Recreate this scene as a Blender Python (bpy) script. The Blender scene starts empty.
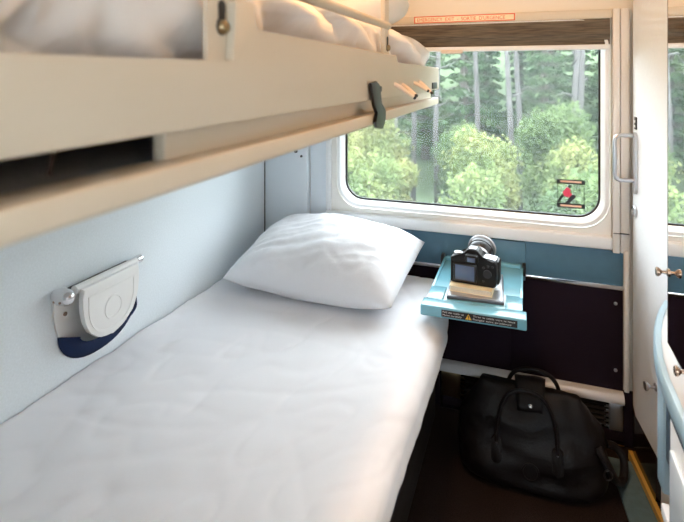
import bpy, bmesh, math, random
from mathutils import Vector, Matrix, noise

random.seed(7)
scn = bpy.context.scene
C = scn.collection
H = 1.27            # eye height above the cabin floor
D = 2.0             # distance camera -> window wall

# ------------------------------------------------------------------ camera
cam_d = bpy.data.cameras.new('camera')
cam = bpy.data.objects.new('camera', cam_d)
C.objects.link(cam)
cam.location = (0, 0, H)
cam.rotation_euler = (math.radians(90), 0, math.radians(19.56))
cam_d.sensor_width = 36
cam_d.lens = 515 / 684 * 36
cam_d.shift_y = -186 / 684
cam_d.clip_start = 0.01
cam_d.clip_end = 200
cam_d.dof.use_dof = True
cam_d.dof.focus_distance = 1.75
cam_d.dof.aperture_fstop = 4.5
scn.camera = cam

# ------------------------------------------------------------------ world (bright overcast sky)
w = bpy.data.worlds.new('sky')
scn.world = w
w.use_nodes = True
bg = w.node_tree.nodes['Background']
bg.inputs[0].default_value = (0.88, 0.93, 1.0, 1)
bg.inputs[1].default_value = 8.0

vs = scn.view_settings
scn.display_settings.display_device = 'sRGB'
vs.view_transform = 'Standard'
vs.look = 'None'
vs.gamma = 1
vs.use_curve_mapping = False
vs.exposure = 0.60
cy = scn.cycles
cy.use_denoising = True
cy.max_bounces = 10
cy.diffuse_bounces = 6
cy.transparent_max_bounces = 12
cy.sample_clamp_indirect = 8

# ------------------------------------------------------------------ materials
def mat(name, col, rough=0.5, metal=0.0, bump=0.0, bscale=60, vary=0.0, vscale=8, coat=0.0, sheen=0.0, spec=0.5):
    m = bpy.data.materials.new(name)
    m.use_nodes = True
    nt = m.node_tree
    b = nt.nodes['Principled BSDF']
    b.inputs['Base Color'].default_value = (*col, 1)
    b.inputs['Roughness'].default_value = rough
    b.inputs['Metallic'].default_value = metal
    b.inputs['Specular IOR Level'].default_value = spec
    b.inputs['Coat Weight'].default_value = coat
    b.inputs['Sheen Weight'].default_value = sheen
    tc = nt.nodes.new('ShaderNodeTexCoord')
    if vary:
        n = nt.nodes.new('ShaderNodeTexNoise'); n.inputs['Scale'].default_value = vscale
        n.inputs['Detail'].default_value = 6
        nt.links.new(tc.outputs['Object'], n.inputs['Vector'])
        r = nt.nodes.new('ShaderNodeValToRGB')
        r.color_ramp.elements[0].position = 0.3; r.color_ramp.elements[1].position = 0.7
        r.color_ramp.elements[0].color = (*[max(0, c * (1 - vary)) for c in col], 1)
        r.color_ramp.elements[1].color = (*[min(1, c * (1 + vary)) for c in col], 1)
        nt.links.new(n.outputs['Fac'], r.inputs['Fac'])
        nt.links.new(r.outputs['Color'], b.inputs['Base Color'])
    if bump:
        n2 = nt.nodes.new('ShaderNodeTexNoise'); n2.inputs['Scale'].default_value = bscale
        n2.inputs['Detail'].default_value = 4
        nt.links.new(tc.outputs['Object'], n2.inputs['Vector'])
        bp = nt.nodes.new('ShaderNodeBump'); bp.inputs['Strength'].default_value = bump
        bp.inputs['Distance'].default_value = 0.01
        nt.links.new(n2.outputs['Fac'], bp.inputs['Height'])
        nt.links.new(bp.outputs['Normal'], b.inputs['Normal'])
    return m

M = {}
M['laminate'] = mat('speckled_blue_white_laminate', (0.72, 0.78, 0.82), 0.45, vary=0.05, vscale=220)
M['column'] = mat('pale_grey_paint', (0.74, 0.79, 0.84), 0.4)
M['white'] = mat('white_enamel', (0.84, 0.85, 0.86), 0.35)
M['offwhite'] = mat('offwhite_paint', (0.80, 0.78, 0.74), 0.4, vary=0.03, vscale=6)
M['cream'] = mat('cream_paint', (0.70, 0.62, 0.50), 0.42, vary=0.02, vscale=5)
M['cream_wall'] = mat('cream_wall_panel', (0.82, 0.76, 0.66), 0.5)
M['door'] = mat('door_laminate', (0.86, 0.89, 0.92), 0.6, vary=0.015, vscale=90, spec=0.2)
M['blue'] = mat('slate_blue_panel', (0.085, 0.185, 0.265), 0.4, vary=0.05, vscale=30)
M['tray'] = mat('light_blue_plastic', (0.17, 0.42, 0.53), 0.22, coat=0.3)
M['carpet_wall'] = mat('dark_purple_carpet_panel', (0.017, 0.011, 0.020), 0.95, bump=0.5, bscale=500, spec=0.1)
M['carpet'] = mat('dark_brown_carpet', (0.028, 0.019, 0.018), 1.0, bump=0.8, bscale=450, vary=0.35, vscale=260, spec=0.05)
M['lino'] = mat('blue_grey_linoleum', (0.10, 0.165, 0.19), 0.5, vary=0.12, vscale=60)
M['yellow'] = mat('yellow_edging', (0.62, 0.36, 0.07), 0.4)
M['chrome'] = mat('chrome', (0.78, 0.78, 0.80), 0.12, metal=1)
M['steel'] = mat('brushed_steel', (0.55, 0.55, 0.57), 0.32, metal=1)
M['alu'] = mat('satin_aluminium', (0.88, 0.87, 0.88), 0.25, metal=0.3)
M['bark_dark'] = mat('brown_cable', (0.10, 0.06, 0.05), 0.7)
M['brass'] = mat('aged_brass', (0.35, 0.27, 0.16), 0.3, metal=1)
M['bronze'] = mat('bronze_knob', (0.42, 0.31, 0.24), 0.25, metal=1)
M['black'] = mat('black_plastic', (0.012, 0.012, 0.014), 0.35)
M['black_gloss'] = mat('black_gloss_plate', (0.010, 0.007, 0.008), 0.12)
M['plywood'] = mat('brown_plywood', (0.20, 0.13, 0.085), 0.7, vary=0.15, vscale=12)
M['gasket'] = mat('black_rubber', (0.02, 0.022, 0.025), 0.6)
M['sheet'] = mat('white_cotton', (0.81, 0.81, 0.84), 0.85, bump=0.12, bscale=900, sheen=0.15, spec=0.2)
M['pillow'] = mat('white_pillow_cotton', (0.82, 0.82, 0.85), 0.85, bump=0.12, bscale=900, sheen=0.15, spec=0.2)
M['bunk_sheet'] = mat('bunk_white_cotton', (0.82, 0.81, 0.80), 0.85, bump=0.12, bscale=900, sheen=0.1, spec=0.2)
M['navy'] = mat('navy_fabric', (0.050, 0.058, 0.11), 0.9, bump=0.3, bscale=600, spec=0.15)
M['charcoal'] = mat('charcoal_base', (0.02, 0.02, 0.025), 0.7)
M['pocket'] = mat('white_plastic', (0.80, 0.80, 0.79), 0.35)
M['pouch'] = mat('navy_pouch_fabric', (0.016, 0.03, 0.085), 0.9, bump=0.4, bscale=700, spec=0.15)
M['leather'] = mat('black_leather', (0.005, 0.004, 0.005), 0.48, bump=0.1, bscale=220, spec=0.2)
M['nylon'] = mat('black_nylon', (0.007, 0.006, 0.008), 0.6, bump=0.2, bscale=500, spec=0.3)
M['paper'] = mat('cream_paper', (0.72, 0.66, 0.54), 0.8, vary=0.06, vscale=200)
M['slate_cover'] = mat('dark_grey_cover', (0.10, 0.11, 0.135), 0.3)
M['rubber_black'] = mat('camera_black', (0.006, 0.006, 0.007), 0.45, bump=0.1, bscale=400, spec=0.3)
M['lens'] = mat('lens_black', (0.02, 0.02, 0.024), 0.3)
M['lens_ring'] = mat('lens_grey_ring', (0.32, 0.33, 0.36), 0.3)
M['screen'] = mat('camera_screen', (0.10, 0.14, 0.24), 0.08, coat=0.6)
M['vanity_blue'] = mat('light_blue_laminate_edge', (0.36, 0.52, 0.62), 0.3)
M['counter'] = mat('pale_worktop', (0.72, 0.78, 0.82), 0.25)
M['vanity_navy'] = mat('navy_laminate', (0.025, 0.055, 0.10), 0.4)
M['mirror'] = mat('mirror_silver', (0.93, 0.94, 0.94), 0.015, metal=1)
M['mirror_edge'] = mat('dark_mirror_edge', (0.03, 0.02, 0.04), 0.35)
M['sign_bg'] = mat('cream_sign', (0.86, 0.78, 0.55), 0.5)
M['sign_red'] = mat('red_orange_print', (0.80, 0.13, 0.05), 0.5)
M['label_black'] = mat('black_label', (0.012, 0.012, 0.016), 0.4)
M['label_white'] = mat('white_print', (0.75, 0.75, 0.75), 0.5)
M['label_yellow'] = mat('yellow_print', (0.85, 0.50, 0.06), 0.5)
M['pink_red'] = mat('pink_red_print', (0.85, 0.06, 0.14), 0.5)
M['peach'] = mat('peach_print', (0.80, 0.50, 0.36), 0.5)
M['peg'] = mat('pinkish_cream_plastic', (0.72, 0.60, 0.50), 0.4)
M['lamp_body'] = mat('lamp_housing', (0.7, 0.7, 0.68), 0.4)

def blind_mat():
    m = mat('brown_woven_blind', (0.10, 0.085, 0.06), 0.9, bump=0.5, bscale=300)
    nt = m.node_tree; b = nt.nodes['Principled BSDF']
    tc = nt.nodes.new('ShaderNodeTexCoord'); mp = nt.nodes.new('ShaderNodeMapping')
    mp.inputs['Scale'].default_value = (14, 14, 260)
    n = nt.nodes.new('ShaderNodeTexNoise'); n.inputs['Scale'].default_value = 1; n.inputs['Detail'].default_value = 6
    r = nt.nodes.new('ShaderNodeValToRGB')
    r.color_ramp.elements[0].position = 0.3; r.color_ramp.elements[1].position = 0.72
    r.color_ramp.elements[0].color = (0.07, 0.055, 0.042, 1); r.color_ramp.elements[1].color = (0.20, 0.165, 0.12, 1)
    nt.links.new(tc.outputs['Object'], mp.inputs['Vector']); nt.links.new(mp.outputs['Vector'], n.inputs['Vector'])
    nt.links.new(n.outputs['Fac'], r.inputs['Fac']); nt.links.new(r.outputs['Color'], b.inputs['Base Color'])
    return m
M['blind'] = blind_mat()

def glass_mat():
    m = bpy.data.materials.new('window_glass'); m.use_nodes = True
    nt = m.node_tree; nt.nodes.clear()
    out = nt.nodes.new('ShaderNodeOutputMaterial')
    t = nt.nodes.new('ShaderNodeBsdfTransparent'); t.inputs[0].default_value = (0.95, 0.98, 0.97, 1)
    g = nt.nodes.new('ShaderNodeBsdfGlossy'); g.inputs['Roughness'].default_value = 0.02
    f = nt.nodes.new('ShaderNodeFresnel'); f.inputs['IOR'].default_value = 1.10
    mx = nt.nodes.new('ShaderNodeMixShader')
    nt.links.new(f.outputs[0], mx.inputs[0]); nt.links.new(t.outputs[0], mx.inputs[1]); nt.links.new(g.outputs[0], mx.inputs[2])
    df = nt.nodes.new('ShaderNodeBsdfTranslucent'); df.inputs[0].default_value = (.9, .95, 1, 1)
    mf = nt.nodes.new('ShaderNodeMixShader'); mf.inputs[0].default_value = 0.022      # faint pale veil mixed into the glass to imitate haze over the view
    nt.links.new(mx.outputs[0], mf.inputs[1]); nt.links.new(df.outputs[0], mf.inputs[2])
    nt.links.new(mf.outputs[0], out.inputs[0])
    return m
M['glass'] = glass_mat()

def emit_mat(name, col, s):
    m = bpy.data.materials.new(name); m.use_nodes = True
    nt = m.node_tree; nt.nodes.clear()
    out = nt.nodes.new('ShaderNodeOutputMaterial'); e = nt.nodes.new('ShaderNodeEmission')
    e.inputs[0].default_value = (*col, 1); e.inputs[1].default_value = s
    nt.links.new(e.outputs[0], out.inputs[0])
    return m

def leaf_mat(name, c1, c2, c3):
    m = bpy.data.materials.new(name); m.use_nodes = True
    nt = m.node_tree; nt.nodes.clear()
    out = nt.nodes.new('ShaderNodeOutputMaterial')
    tc = nt.nodes.new('ShaderNodeTexCoord')
    n = nt.nodes.new('ShaderNodeTexNoise'); n.inputs['Scale'].default_value = 1.6; n.inputs['Detail'].default_value = 3
    oi = nt.nodes.new('ShaderNodeObjectInfo')
    ad = nt.nodes.new('ShaderNodeMath'); ad.operation = 'MULTIPLY_ADD'; ad.inputs[1].default_value = 0.5
    r = nt.nodes.new('ShaderNodeValToRGB')
    r.color_ramp.elements[0].position = 0.35; r.color_ramp.elements[0].color = (*c1, 1)
    r.color_ramp.elements[1].position = 1.05; r.color_ramp.elements[1].color = (*c3, 1)
    e = r.color_ramp.elements.new(0.7); e.color = (*c2, 1)
    nt.links.new(tc.outputs['Object'], n.inputs['Vector'])
    nt.links.new(oi.outputs['Random'], ad.inputs[0]); nt.links.new(n.outputs['Fac'], ad.inputs[2])
    nt.links.new(ad.outputs[0], r.inputs['Fac'])
    d = nt.nodes.new('ShaderNodeBsdfDiffuse'); t = nt.nodes.new('ShaderNodeBsdfTranslucent')
    mx = nt.nodes.new('ShaderNodeMixShader'); mx.inputs[0].default_value = 0.35
    for q in (d, t): nt.links.new(r.outputs['Color'], q.inputs[0])
    nt.links.new(d.outputs[0], mx.inputs[1]); nt.links.new(t.outputs[0], mx.inputs[2]); nt.links.new(mx.outputs[0], out.inputs[0])
    return m
M['leaf'] = leaf_mat('shrub_leaves', (0.075, 0.125, 0.064), (0.145, 0.195, 0.080), (0.27, 0.27, 0.11))
M['needle'] = leaf_mat('conifer_needles', (0.058, 0.105, 0.056), (0.09, 0.145, 0.07), (0.15, 0.195, 0.088))
M['bark'] = mat('grey_bark', (0.13, 0.115, 0.10), 0.95, vary=0.35, vscale=9)
M['birch'] = mat('pale_bark', (0.075, 0.070, 0.066), 0.9, vary=0.4, vscale=7)
M['ground'] = mat('grassy_bank', (0.055, 0.085, 0.035), 1.0, vary=0.4, vscale=1.3, bump=0.6, bscale=6)

# ------------------------------------------------------------------ mesh helpers
def NB(): return bmesh.new()

def box(bm, x0, x1, y0, y1, z0, z1, bev=0.0, seg=2, mtx=None):
    vs_ = bmesh.ops.create_cube(bm, size=1.0)['verts']
    for v in vs_:
        v.co = Vector(((x0 + x1) / 2 + v.co.x * (x1 - x0), (y0 + y1) / 2 + v.co.y * (y1 - y0), (z0 + z1) / 2 + v.co.z * (z1 - z0)))
    if bev:
        es = set(e for v in vs_ for e in v.link_edges)
        r = bmesh.ops.bevel(bm, geom=list(es), offset=bev, segments=seg, profile=0.5, affect='EDGES')
        vs_ = list(set(vs_) | set(r['verts'])) if mtx else vs_
        vs_ = [v for v in vs_ if v.is_valid]
    if mtx:
        for v in vs_: v.co = mtx @ v.co
    return bm

def tube(bm, pts, r, n=10, cap=True, radii=None):
    pts = [Vector(p) for p in pts]
    rings = []
    up = None
    for i, p in enumerate(pts):
        a = pts[max(i - 1, 0)]; b = pts[min(i + 1, len(pts) - 1)]
        t = (b - a).normalized()
        if up is None:
            up = Vector((0, 0, 1)) if abs(t.z) < 0.9 else Vector((1, 0, 0))
        s = t.cross(up).normalized(); up = s.cross(t).normalized()
        rr = radii[i] if radii else r
        rings.append([bm.verts.new(p + (s * math.cos(k * 2 * math.pi / n) + up * math.sin(k * 2 * math.pi / n)) * rr) for k in range(n)])
    for a, b in zip(rings, rings[1:]):
        for k in range(n):
            bm.faces.new((a[k], a[(k + 1) % n], b[(k + 1) % n], b[k]))
    if cap:
        bm.faces.new(list(reversed(rings[0]))); bm.faces.new(rings[-1])
    return bm

def lathe(bm, prof, origin, axis, n=24):
    """prof: list of (t along axis, radius)"""
    axis = Vector(axis).normalized(); origin = Vector(origin)
    up = Vector((0, 0, 1)) if abs(axis.z) < 0.9 else Vector((1, 0, 0))
    s = axis.cross(up).normalized(); u = s.cross(axis).normalized()
    rings = []
    for t, r in prof:
        rings.append([bm.verts.new(origin + axis * t + (s * math.cos(k * 2 * math.pi / n) + u * math.sin(k * 2 * math.pi / n)) * max(r, 1e-5)) for k in range(n)])
    for a, b in zip(rings, rings[1:]):
        for k in range(n):
            bm.faces.new((a[k], a[(k + 1) % n], b[(k + 1) % n], b[k]))
    bm.faces.new(list(reversed(rings[0]))); bm.faces.new(rings[-1])
    return bm

def prism(bm, poly, axis, a0, a1, bev=0.0):
    """poly of 2-D points; axis 'x': (y,z), 'y': (x,z), 'z': (x,y)"""
    def P(p, a):
        return {'x': (a, p[0], p[1]), 'y': (p[0], a, p[1]), 'z': (p[0], p[1], a)}[axis]
    A = [bm.verts.new(P(p, a0)) for p in poly]; B = [bm.verts.new(P(p, a1)) for p in poly]
    f1 = bm.faces.new(A); f2 = bm.faces.new(list(reversed(B)))
    n = len(poly)
    for k in range(n):
        bm.faces.new((A[k], B[k], B[(k + 1) % n], A[(k + 1) % n]))
    if bev:
        es = list(f1.edges) + list(f2.edges)
        bmesh.ops.bevel(bm, geom=es, offset=bev, segments=2, profile=0.5, affect='EDGES')
    return bm

def loft(bm, rings, close_u=True, caps=True):
    R = [[bm.verts.new(p) for p in r] for r in rings]
    n = len(R[0])
    for a, b in zip(R, R[1:]):
        for k in range(n if close_u else n - 1):
            bm.faces.new((a[k], a[(k + 1) % n], b[(k + 1) % n], b[k]))
    if caps:
        bm.faces.new(list(reversed(R[0]))); bm.faces.new(R[-1])
    return bm

def obj(name, bm, m, parent=None, smooth=True, angle=40):
    bmesh.ops.recalc_face_normals(bm, faces=bm.faces)
    me = bpy.data.meshes.new(name)
    if smooth:
        for f in bm.faces: f.smooth = True
        for e in bm.edges:
            if len(e.link_faces) == 2 and e.calc_face_angle(0) > math.radians(angle): e.smooth = False
    bm.to_mesh(me); bm.free()
    o = bpy.data.objects.new(name, me)
    me.materials.append(M[m] if isinstance(m, str) else m)
    C.objects.link(o)
    if parent is not None: attach(o, parent)
    return o

def world_loc(p):
    v = Vector(p.location)
    while p.parent is not None:
        p = p.parent; v = v + p.location if p.type == 'EMPTY' else v
    return v

def attach(o, parent):
    o.parent = parent
    root = parent
    while root.parent is not None: root = root.parent
    if parent is root:
        o.matrix_parent_inverse = Matrix.Translation(-Vector(root.location))
    return o

def thing(name, label, cat, loc=(0, 0, 0), group=None, kind=None):
    o = bpy.data.objects.new(name, None); C.objects.link(o)
    o.empty_display_size = 0.05
    o.location = loc
    o['label'] = label
    if cat: o['category'] = cat
    if group: o['group'] = group
    if kind: o['kind'] = kind
    return o

def tag(o, label, cat=None, group=None, kind=None):
    o['label'] = label
    if cat: o['category'] = cat
    if group: o['group'] = group
    if kind: o['kind'] = kind
    return o

def struct(name, bm, m, label, smooth=True):
    o = obj(name, bm, m, None, smooth)
    o['kind'] = 'structure'; o['label'] = label
    return o

def text_mesh(name, body, m, parent, x0, x1, y, z, height=None, depth=0.0002):
    """flat lettering facing -Y, from x0 to x1, baseline z"""
    cu = bpy.data.curves.new(name, 'FONT'); cu.body = body; cu.size = 1.0; cu.extrude = 0.0
    t = bpy.data.objects.new(name, cu); C.objects.link(t)
    dg = bpy.context.evaluated_depsgraph_get(); dg.update()
    me = bpy.data.meshes.new_from_object(t.evaluated_get(dg))
    bpy.data.objects.remove(t)
    xs = [v.co.x for v in me.vertices]; ys = [v.co.y for v in me.vertices]
    sx = (x1 - x0) / (max(xs) - min(xs)); sy = height / max(ys) if height else sx
    mnx = min(xs)
    for v in me.vertices:
        v.co = Vector((x0 + (v.co.x - mnx) * sx, y, z + v.co.y * sy))
    me.materials.clear(); me.materials.append(M[m])
    o = bpy.data.objects.new(name, me); C.objects.link(o)
    attach(o, parent)
    return o

def rounded_rect(x0, x1, z0, z1, r, n=8):
    pts = []
    for cx, cz, a0 in ((x1 - r, z0 + r, -90), (x1 - r, z1 - r, 0), (x0 + r, z1 - r, 90), (x0 + r, z0 + r, 180)):
        for k in range(n + 1):
            a = math.radians(a0 + 90 * k / n)
            pts.append((cx + r * math.cos(a), cz + r * math.sin(a)))
    return pts

def Z(rel): return H + rel
XL = -1.05; XR = 0.46

# ------------------------------------------------------------------ setting: cabin shell
b = NB(); box(b, XL - .06, XR + .06, -1.2, D + .12, -.06, 0)
struct('floor', b, 'carpet', 'dark brown carpet floor')
b = NB(); box(b, XL - .06, XR + .06, -1.2, D + .12, 2.15, 2.21)
struct('ceiling', b, 'cream_wall', 'cream ceiling panel')
b = NB(); box(b, XL - .06, XL, -1.2, D + .12, 0, 2.15)
struct('wall_left', b, 'laminate', 'pale blue-white speckled laminate wall beside the bed')
b = NB(); box(b, XR, XR + .06, -1.2, D + .12, 0, 2.15)
struct('wall_right', b, 'door', 'pale laminate wall behind the washstand')
b = NB()
box(b, XL, -.22, -.34, -.28, 0, 2.15); box(b, -.22, XR, -.34, -.28, 2.0, 2.15)
struct('wall_back', b, 'laminate', 'pale cabin wall with the doorway to the corridor')
b = NB()
box(b, XL, XR, -1.2, -1.12, 0, .8); box(b, XL, XR, -1.2, -1.12, 1.5, 2.15)
box(b, XL, -.4, -1.2, -1.12, .8, 1.5); box(b, .4, XR, -1.2, -1.12, .8, 1.5)
struct('wall_corridor', b, 'cream_wall', 'corridor outer wall with a wide window opening')
w2 = thing('window_2_offscreen', 'wide corridor window opposite the cabin door', None, (-.25, -1.15, .8), kind='structure')
b = NB(); box(b, -.4, .4, -1.162, -1.158, .8, 1.5); obj('glass_pane', b, 'glass', w2, False)
b = NB()
box(b, -.4, .4, -1.15, -1.10, .78, .82, .004); box(b, -.4, .4, -1.15, -1.10, 1.48, 1.52, .004)
box(b, -.42, -.38, -1.15, -1.10, .82, 1.48, .004); box(b, .38, .42, -1.15, -1.10, .82, 1.48, .004)
obj('window_frame', b, 'white', w2)

# ---- window wall
gx0, gx1, gz0, gz1 = -.70, .248, Z(-.508), Z(.17)
b = NB()
box(b, XL, gx0 - .03, D, D + .10, 0, 2.15); box(b, gx1 + .03, XR, D, D + .10, 0, 2.15)
box(b, gx0 - .03, gx1 + .03, D, D + .10, 0, gz0 - .03); box(b, gx0 - .03, gx1 + .03, D, D + .10, gz1 + .03, 2.15)
wf = struct('wall_front', b, 'cream_wall', 'outer wall of the cabin around the window')

b = NB(); box(b, -.90, .318, D - .008, D, Z(-.726), Z(-.598), .002); o = obj('blue_panel', b, 'blue', wf); o['label'] = 'slate blue panel under the window sill'
b = NB(); box(b, -.90, -.05, D - .006, D, .0, Z(-.742), .002); o = obj('carpet_panel', b, 'carpet_wall', wf); o['label'] = 'dark purple carpeted wall panel'
b = NB(); box(b, -.05, .318, D - .006, D, .0, Z(-.742), .002); obj('carpet_panel', b, 'carpet_wall', wf)
b = NB(); box(b, -.90, .318, D - .011, D, Z(-.742), Z(-.726), .003); o = obj('metal_strip', b, 'chrome', wf); o['label'] = 'polished metal strip between the panels'
for zz in (-.79, -1.02):
    b = NB(); lathe(b, [(0, .006), (.002, .006), (.003, .004)], (.295, D - .006, Z(zz)), (0, -1, 0), 12)
    obj('screw', b, 'steel', wf)
b = NB(); box(b, .318, .334, D - .03, D, .19, Z(-.60), .004); o = obj('corner_strip', b, 'offwhite', wf); o['label'] = 'cream strip in the corner by the white door'
b = NB(); box(b, .3185, .42, D - .02, D, 0, .185, .002); obj('base_panel', b, 'carpet_wall', wf)
# column left of the window
b = NB(); box(b, XL, -.852, D - .035, D, 0, 2.15, .003); o = obj('column_panel', b, 'column', wf); o['label'] = 'pale grey column panel in the corner behind the pillow'
b = NB(); box(b, -.848, -.772, D - .012, D, 0, 2.15, .003); obj('column_panel', b, 'column', wf)
b = NB(); box(b, XL, XL + .004, D - .037, D - .034, 0, 2.15); obj('corner_seam', b, 'gasket', wf)
for (sx, sz, r) in ((-.902, -.318, .008), (-.877, -.338, .005)):
    b = NB(); lathe(b, [(0, r), (.004, r), (.006, r * .6)], (sx, D - .035, Z(sz)), (0, -1, 0), 12); obj('screw', b, 'gasket', wf)

# ---- window
win = thing('window_1', 'wide white-framed train window with rounded corners', None, (-.22, D, Z(-.6)), kind='structure')
ox0, ox1, oz0, oz1 = -.752, .281, Z(-.556), Z(.196)
N = 10
inner = rounded_rect(gx0, gx1, gz0, gz1, .075, N)
def ring_rect(x0, x1, z0, z1):
    """rectangle sampled with the same count as rounded_rect"""
    pts = []
    for (cx, cz, dirs) in ((x1, z0, 0), (x1, z1, 1), (x0, z1, 2), (x0, z0, 3)):
        for k in range(N + 1):
            f = (k / N - .5)
            L = .075
            if dirs == 0: p = (cx - L * max(0, -f * 2), cz) if f < 0 else (cx, cz + L * f * 2)
            if dirs == 1: p = (cx, cz - L * (-f * 2)) if f < 0 else (cx - L * f * 2, cz)
            if dirs == 2: p = (cx - 0 + L * (-f * 2), cz) if f < 0 else (cx, cz - L * f * 2)
            if dirs == 3: p = (cx, cz + L * (-f * 2)) if f < 0 else (cx + L * f * 2, cz)
            pts.append(p)
    return pts
def at(pts, y): return [(p[0], y, p[1]) for p in pts]
b = NB()
loft(b, [at(ring_rect(ox0, ox1, oz0, oz1), D + .0), at(ring_rect(ox0, ox1, oz0, oz1), D - .012),
         at(rounded_rect(gx0 - .030, gx1 + .030, gz0 - .030, gz1 + .03, .10, N), D - .012),
         at(rounded_rect(gx0 - .030, gx1 + .030, gz0 - .030, gz1 + .03, .10, N), D + .0)], caps=False)
obj('frame_plate', b, 'offwhite', win, angle=30)
b = NB()
loft(b, [at(rounded_rect(gx0 - .028, gx1 + .028, gz0 - .028, gz1 + .028, .099, N), D - .010),
         at(rounded_rect(gx0 - .024, gx1 + .024, gz0 - .024, gz1 + .024, .096, N), D - .020),
         at(rounded_rect(gx0 - .014, gx1 + .014, gz0 - .014, gz1 + .014, .088, N), D - .020),
         at(rounded_rect(gx0 - .004, gx1 + .004, gz0 - .004, gz1 + .004, .079, N), D - .004),
         at(rounded_rect(gx0 - .003, gx1 + .003, gz0 - .003, gz1 + .003, .078, N), D + .05)], caps=False)
obj('rounded_rim', b, 'white', win)
b = NB()
loft(b, [at(rounded_rect(gx0 - .004, gx1 + .004, gz0 - .004, gz1 + .004, .079, N), D + .026),
         at(rounded_rect(gx0 + .003, gx1 - .003, gz0 + .003, gz1 - .003, .072, N), D + .024),
         at(rounded_rect(gx0 + .003, gx1 - .003, gz0 + .003, gz1 - .003, .072, N), D + .034)], caps=False)
obj('rubber_gasket', b, 'gasket', win)
b = NB(); prism(b, rounded_rect(gx0 - .002, gx1 + .002, gz0 - .002, gz1 + .002, .077, N), 'y', D + .030, D + .034)
obj('glass_pane', b, 'glass', win, False)
b = NB(); box(b, -.772, .283, D - .034, D, Z(-.600), Z(-.556), .006, 3); o = obj('window_sill', b, 'white', win); o['label'] = 'white projecting window sill'
b = NB(); box(b, -.772, .283, D - .022, D, oz1, Z(.228), .004); o = obj('head_rail', b, 'cream', win); o['label'] = 'cream rail over the blind'
b = NB(); box(b, -.775, -.752, D - .022, D, Z(-.556), Z(.228), .004); obj('side_jamb', b, 'white', win)
b = NB(); box(b, .283, .306, D - .030, D, Z(-.610), Z(.228), .004); obj('side_jamb', b, 'offwhite', win)
b = NB(); box(b, .308, .336, D - .024, D, Z(-.610), Z(.228), .004); obj('side_jamb', b, 'offwhite', win)
b = NB(); box(b, .285, .334, D - .032, D - .022, Z(-.542), Z(-.540)); obj('joint_line', b, 'gasket', win)

# ---- white door on the right, standing slightly askew
px = lambda y: .57 - .123 * y
dn = Vector((-1, -.123, 0)).normalized()            # door face normal
d1 = thing('door_1', 'pale laminate door with a steel pull handle right of the window', None, (px(1.7), 1.7, 0), kind='structure')
def door_slab(bm, y0, y1, z0, z1, off, th):
    nx, ny = dn.x, dn.y
    n = 10
    front = []
    for k in range(n + 1):
        y = y0 + (y1 - y0) * k / n
        x = px(y)
        r = max(0, (y - (y1 - .06)) / .06)
        front.append((x + nx * off + .012 * r * r, y + ny * off))
    back = [(p[0] - nx * th, p[1] - ny * th) for p in front]
    prism(bm, front + list(reversed(back)), 'z', z0, z1)
b = NB(); door_slab(b, 1.30, 1.955, .165, 2.12, 0, .03); obj('door_leaf', b, 'door', d1, angle=30)
b = NB(); door_slab(b, 1.715, 1.955, .03, .165, .001, .03); o = obj('kick_plate', b, 'black_gloss', d1); o['label'] = 'glossy black kick plate'
b = NB(); door_slab(b, 1.30, 1.714, .03, .165, 0, .03); obj('door_foot', b, 'door', d1)
yh = 1.887; xh = px(yh)
def on_door(y, z, off): return Vector((px(y) + dn.x * off, y + dn.y * off, z))
b = NB()
pts = [on_door(yh, Z(-.196), .0), on_door(yh, Z(-.196), .045)]
for k in range(1, 6):
    a = math.radians(90 * k / 5); pts.append(on_door(yh, Z(-.196) - .018 * (1 - math.cos(a)), .045 + .018 * math.sin(a)))
for k in range(0, 6):
    a = math.radians(90 * k / 5); pts.append(on_door(yh, Z(-.342) + .018 * (1 - math.sin(a)), .045 + .018 * math.cos(a)))
pts += [on_door(yh, Z(-.342), .0)]
tube(b, pts, .0065, 12); o = obj('handle', b, 'steel', d1); o['label'] = 'brushed steel pull handle'
b = NB(); prism(b, rounded_rect(yh - .019, yh + .019, Z(-.385), Z(-.185), .018, 6), 'x', xh - .006, xh + .004)
obj('handle_plate', b, 'steel', d1)
b = NB(); box(b, xh - .003, xh + .004, yh - .012, yh + .013, Z(-.176), Z(-.136), .001); ho = obj('door_tag', b, 'label_black', d1); ho['label'] = 'small dark tag above the handle'
for k in range(2):
    b = NB(); box(b, xh - .0036, xh - .002, yh - .006, yh + .007, Z(-.154 - .016 * k), Z(-.146 - .016 * k)); obj('tag_symbol', b, 'label_white', d1)
b = NB(); lathe(b, [(0, .020), (.005, .020), (.007, .016), (.004, .015), (.004, .009), (.010, .008)], on_door(yh + .005, Z(-.442), 0), dn, 20)
o = obj('lock_cylinder', b, 'steel', d1)
def knob(parent, base, ax, m='bronze', s=1.0):
    b = NB()
    lathe(b, [(0, .011 * s), (.003 * s, .011 * s), (.005 * s, .005 * s), (.016 * s, .0045 * s), (.020 * s, .009 * s), (.024 * s, .0125 * s), (.029 * s, .0125 * s), (.031 * s, .010 * s), (.031 * s, .0005)], base, ax, 18)
    return obj('knob', b, m, parent)
knob(d1, on_door(1.717, Z(-.908), 0), dn, 'steel', 1.0)

# floor border and threshold
b = NB()
prism(b, [(px(1.93) - .075, 1.90), (px(1.93) - .002, 1.90), (px(1.0) - .002, 1.0), (px(1.0) - .115, 1.0)], 'z', 0, .008)
struct('trim_1', b, 'lino', 'blue-grey linoleum border along the door')
b = NB()
prism(b, [(px(1.93) - .010, 1.925), (px(1.93) + .002, 1.925), (px(1.0) + .002, 1.0), (px(1.0) - .010, 1.0)], 'z', 0, .028)
struct('trim_2', b, 'yellow', 'yellow edging strip at the foot of the door')

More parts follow.
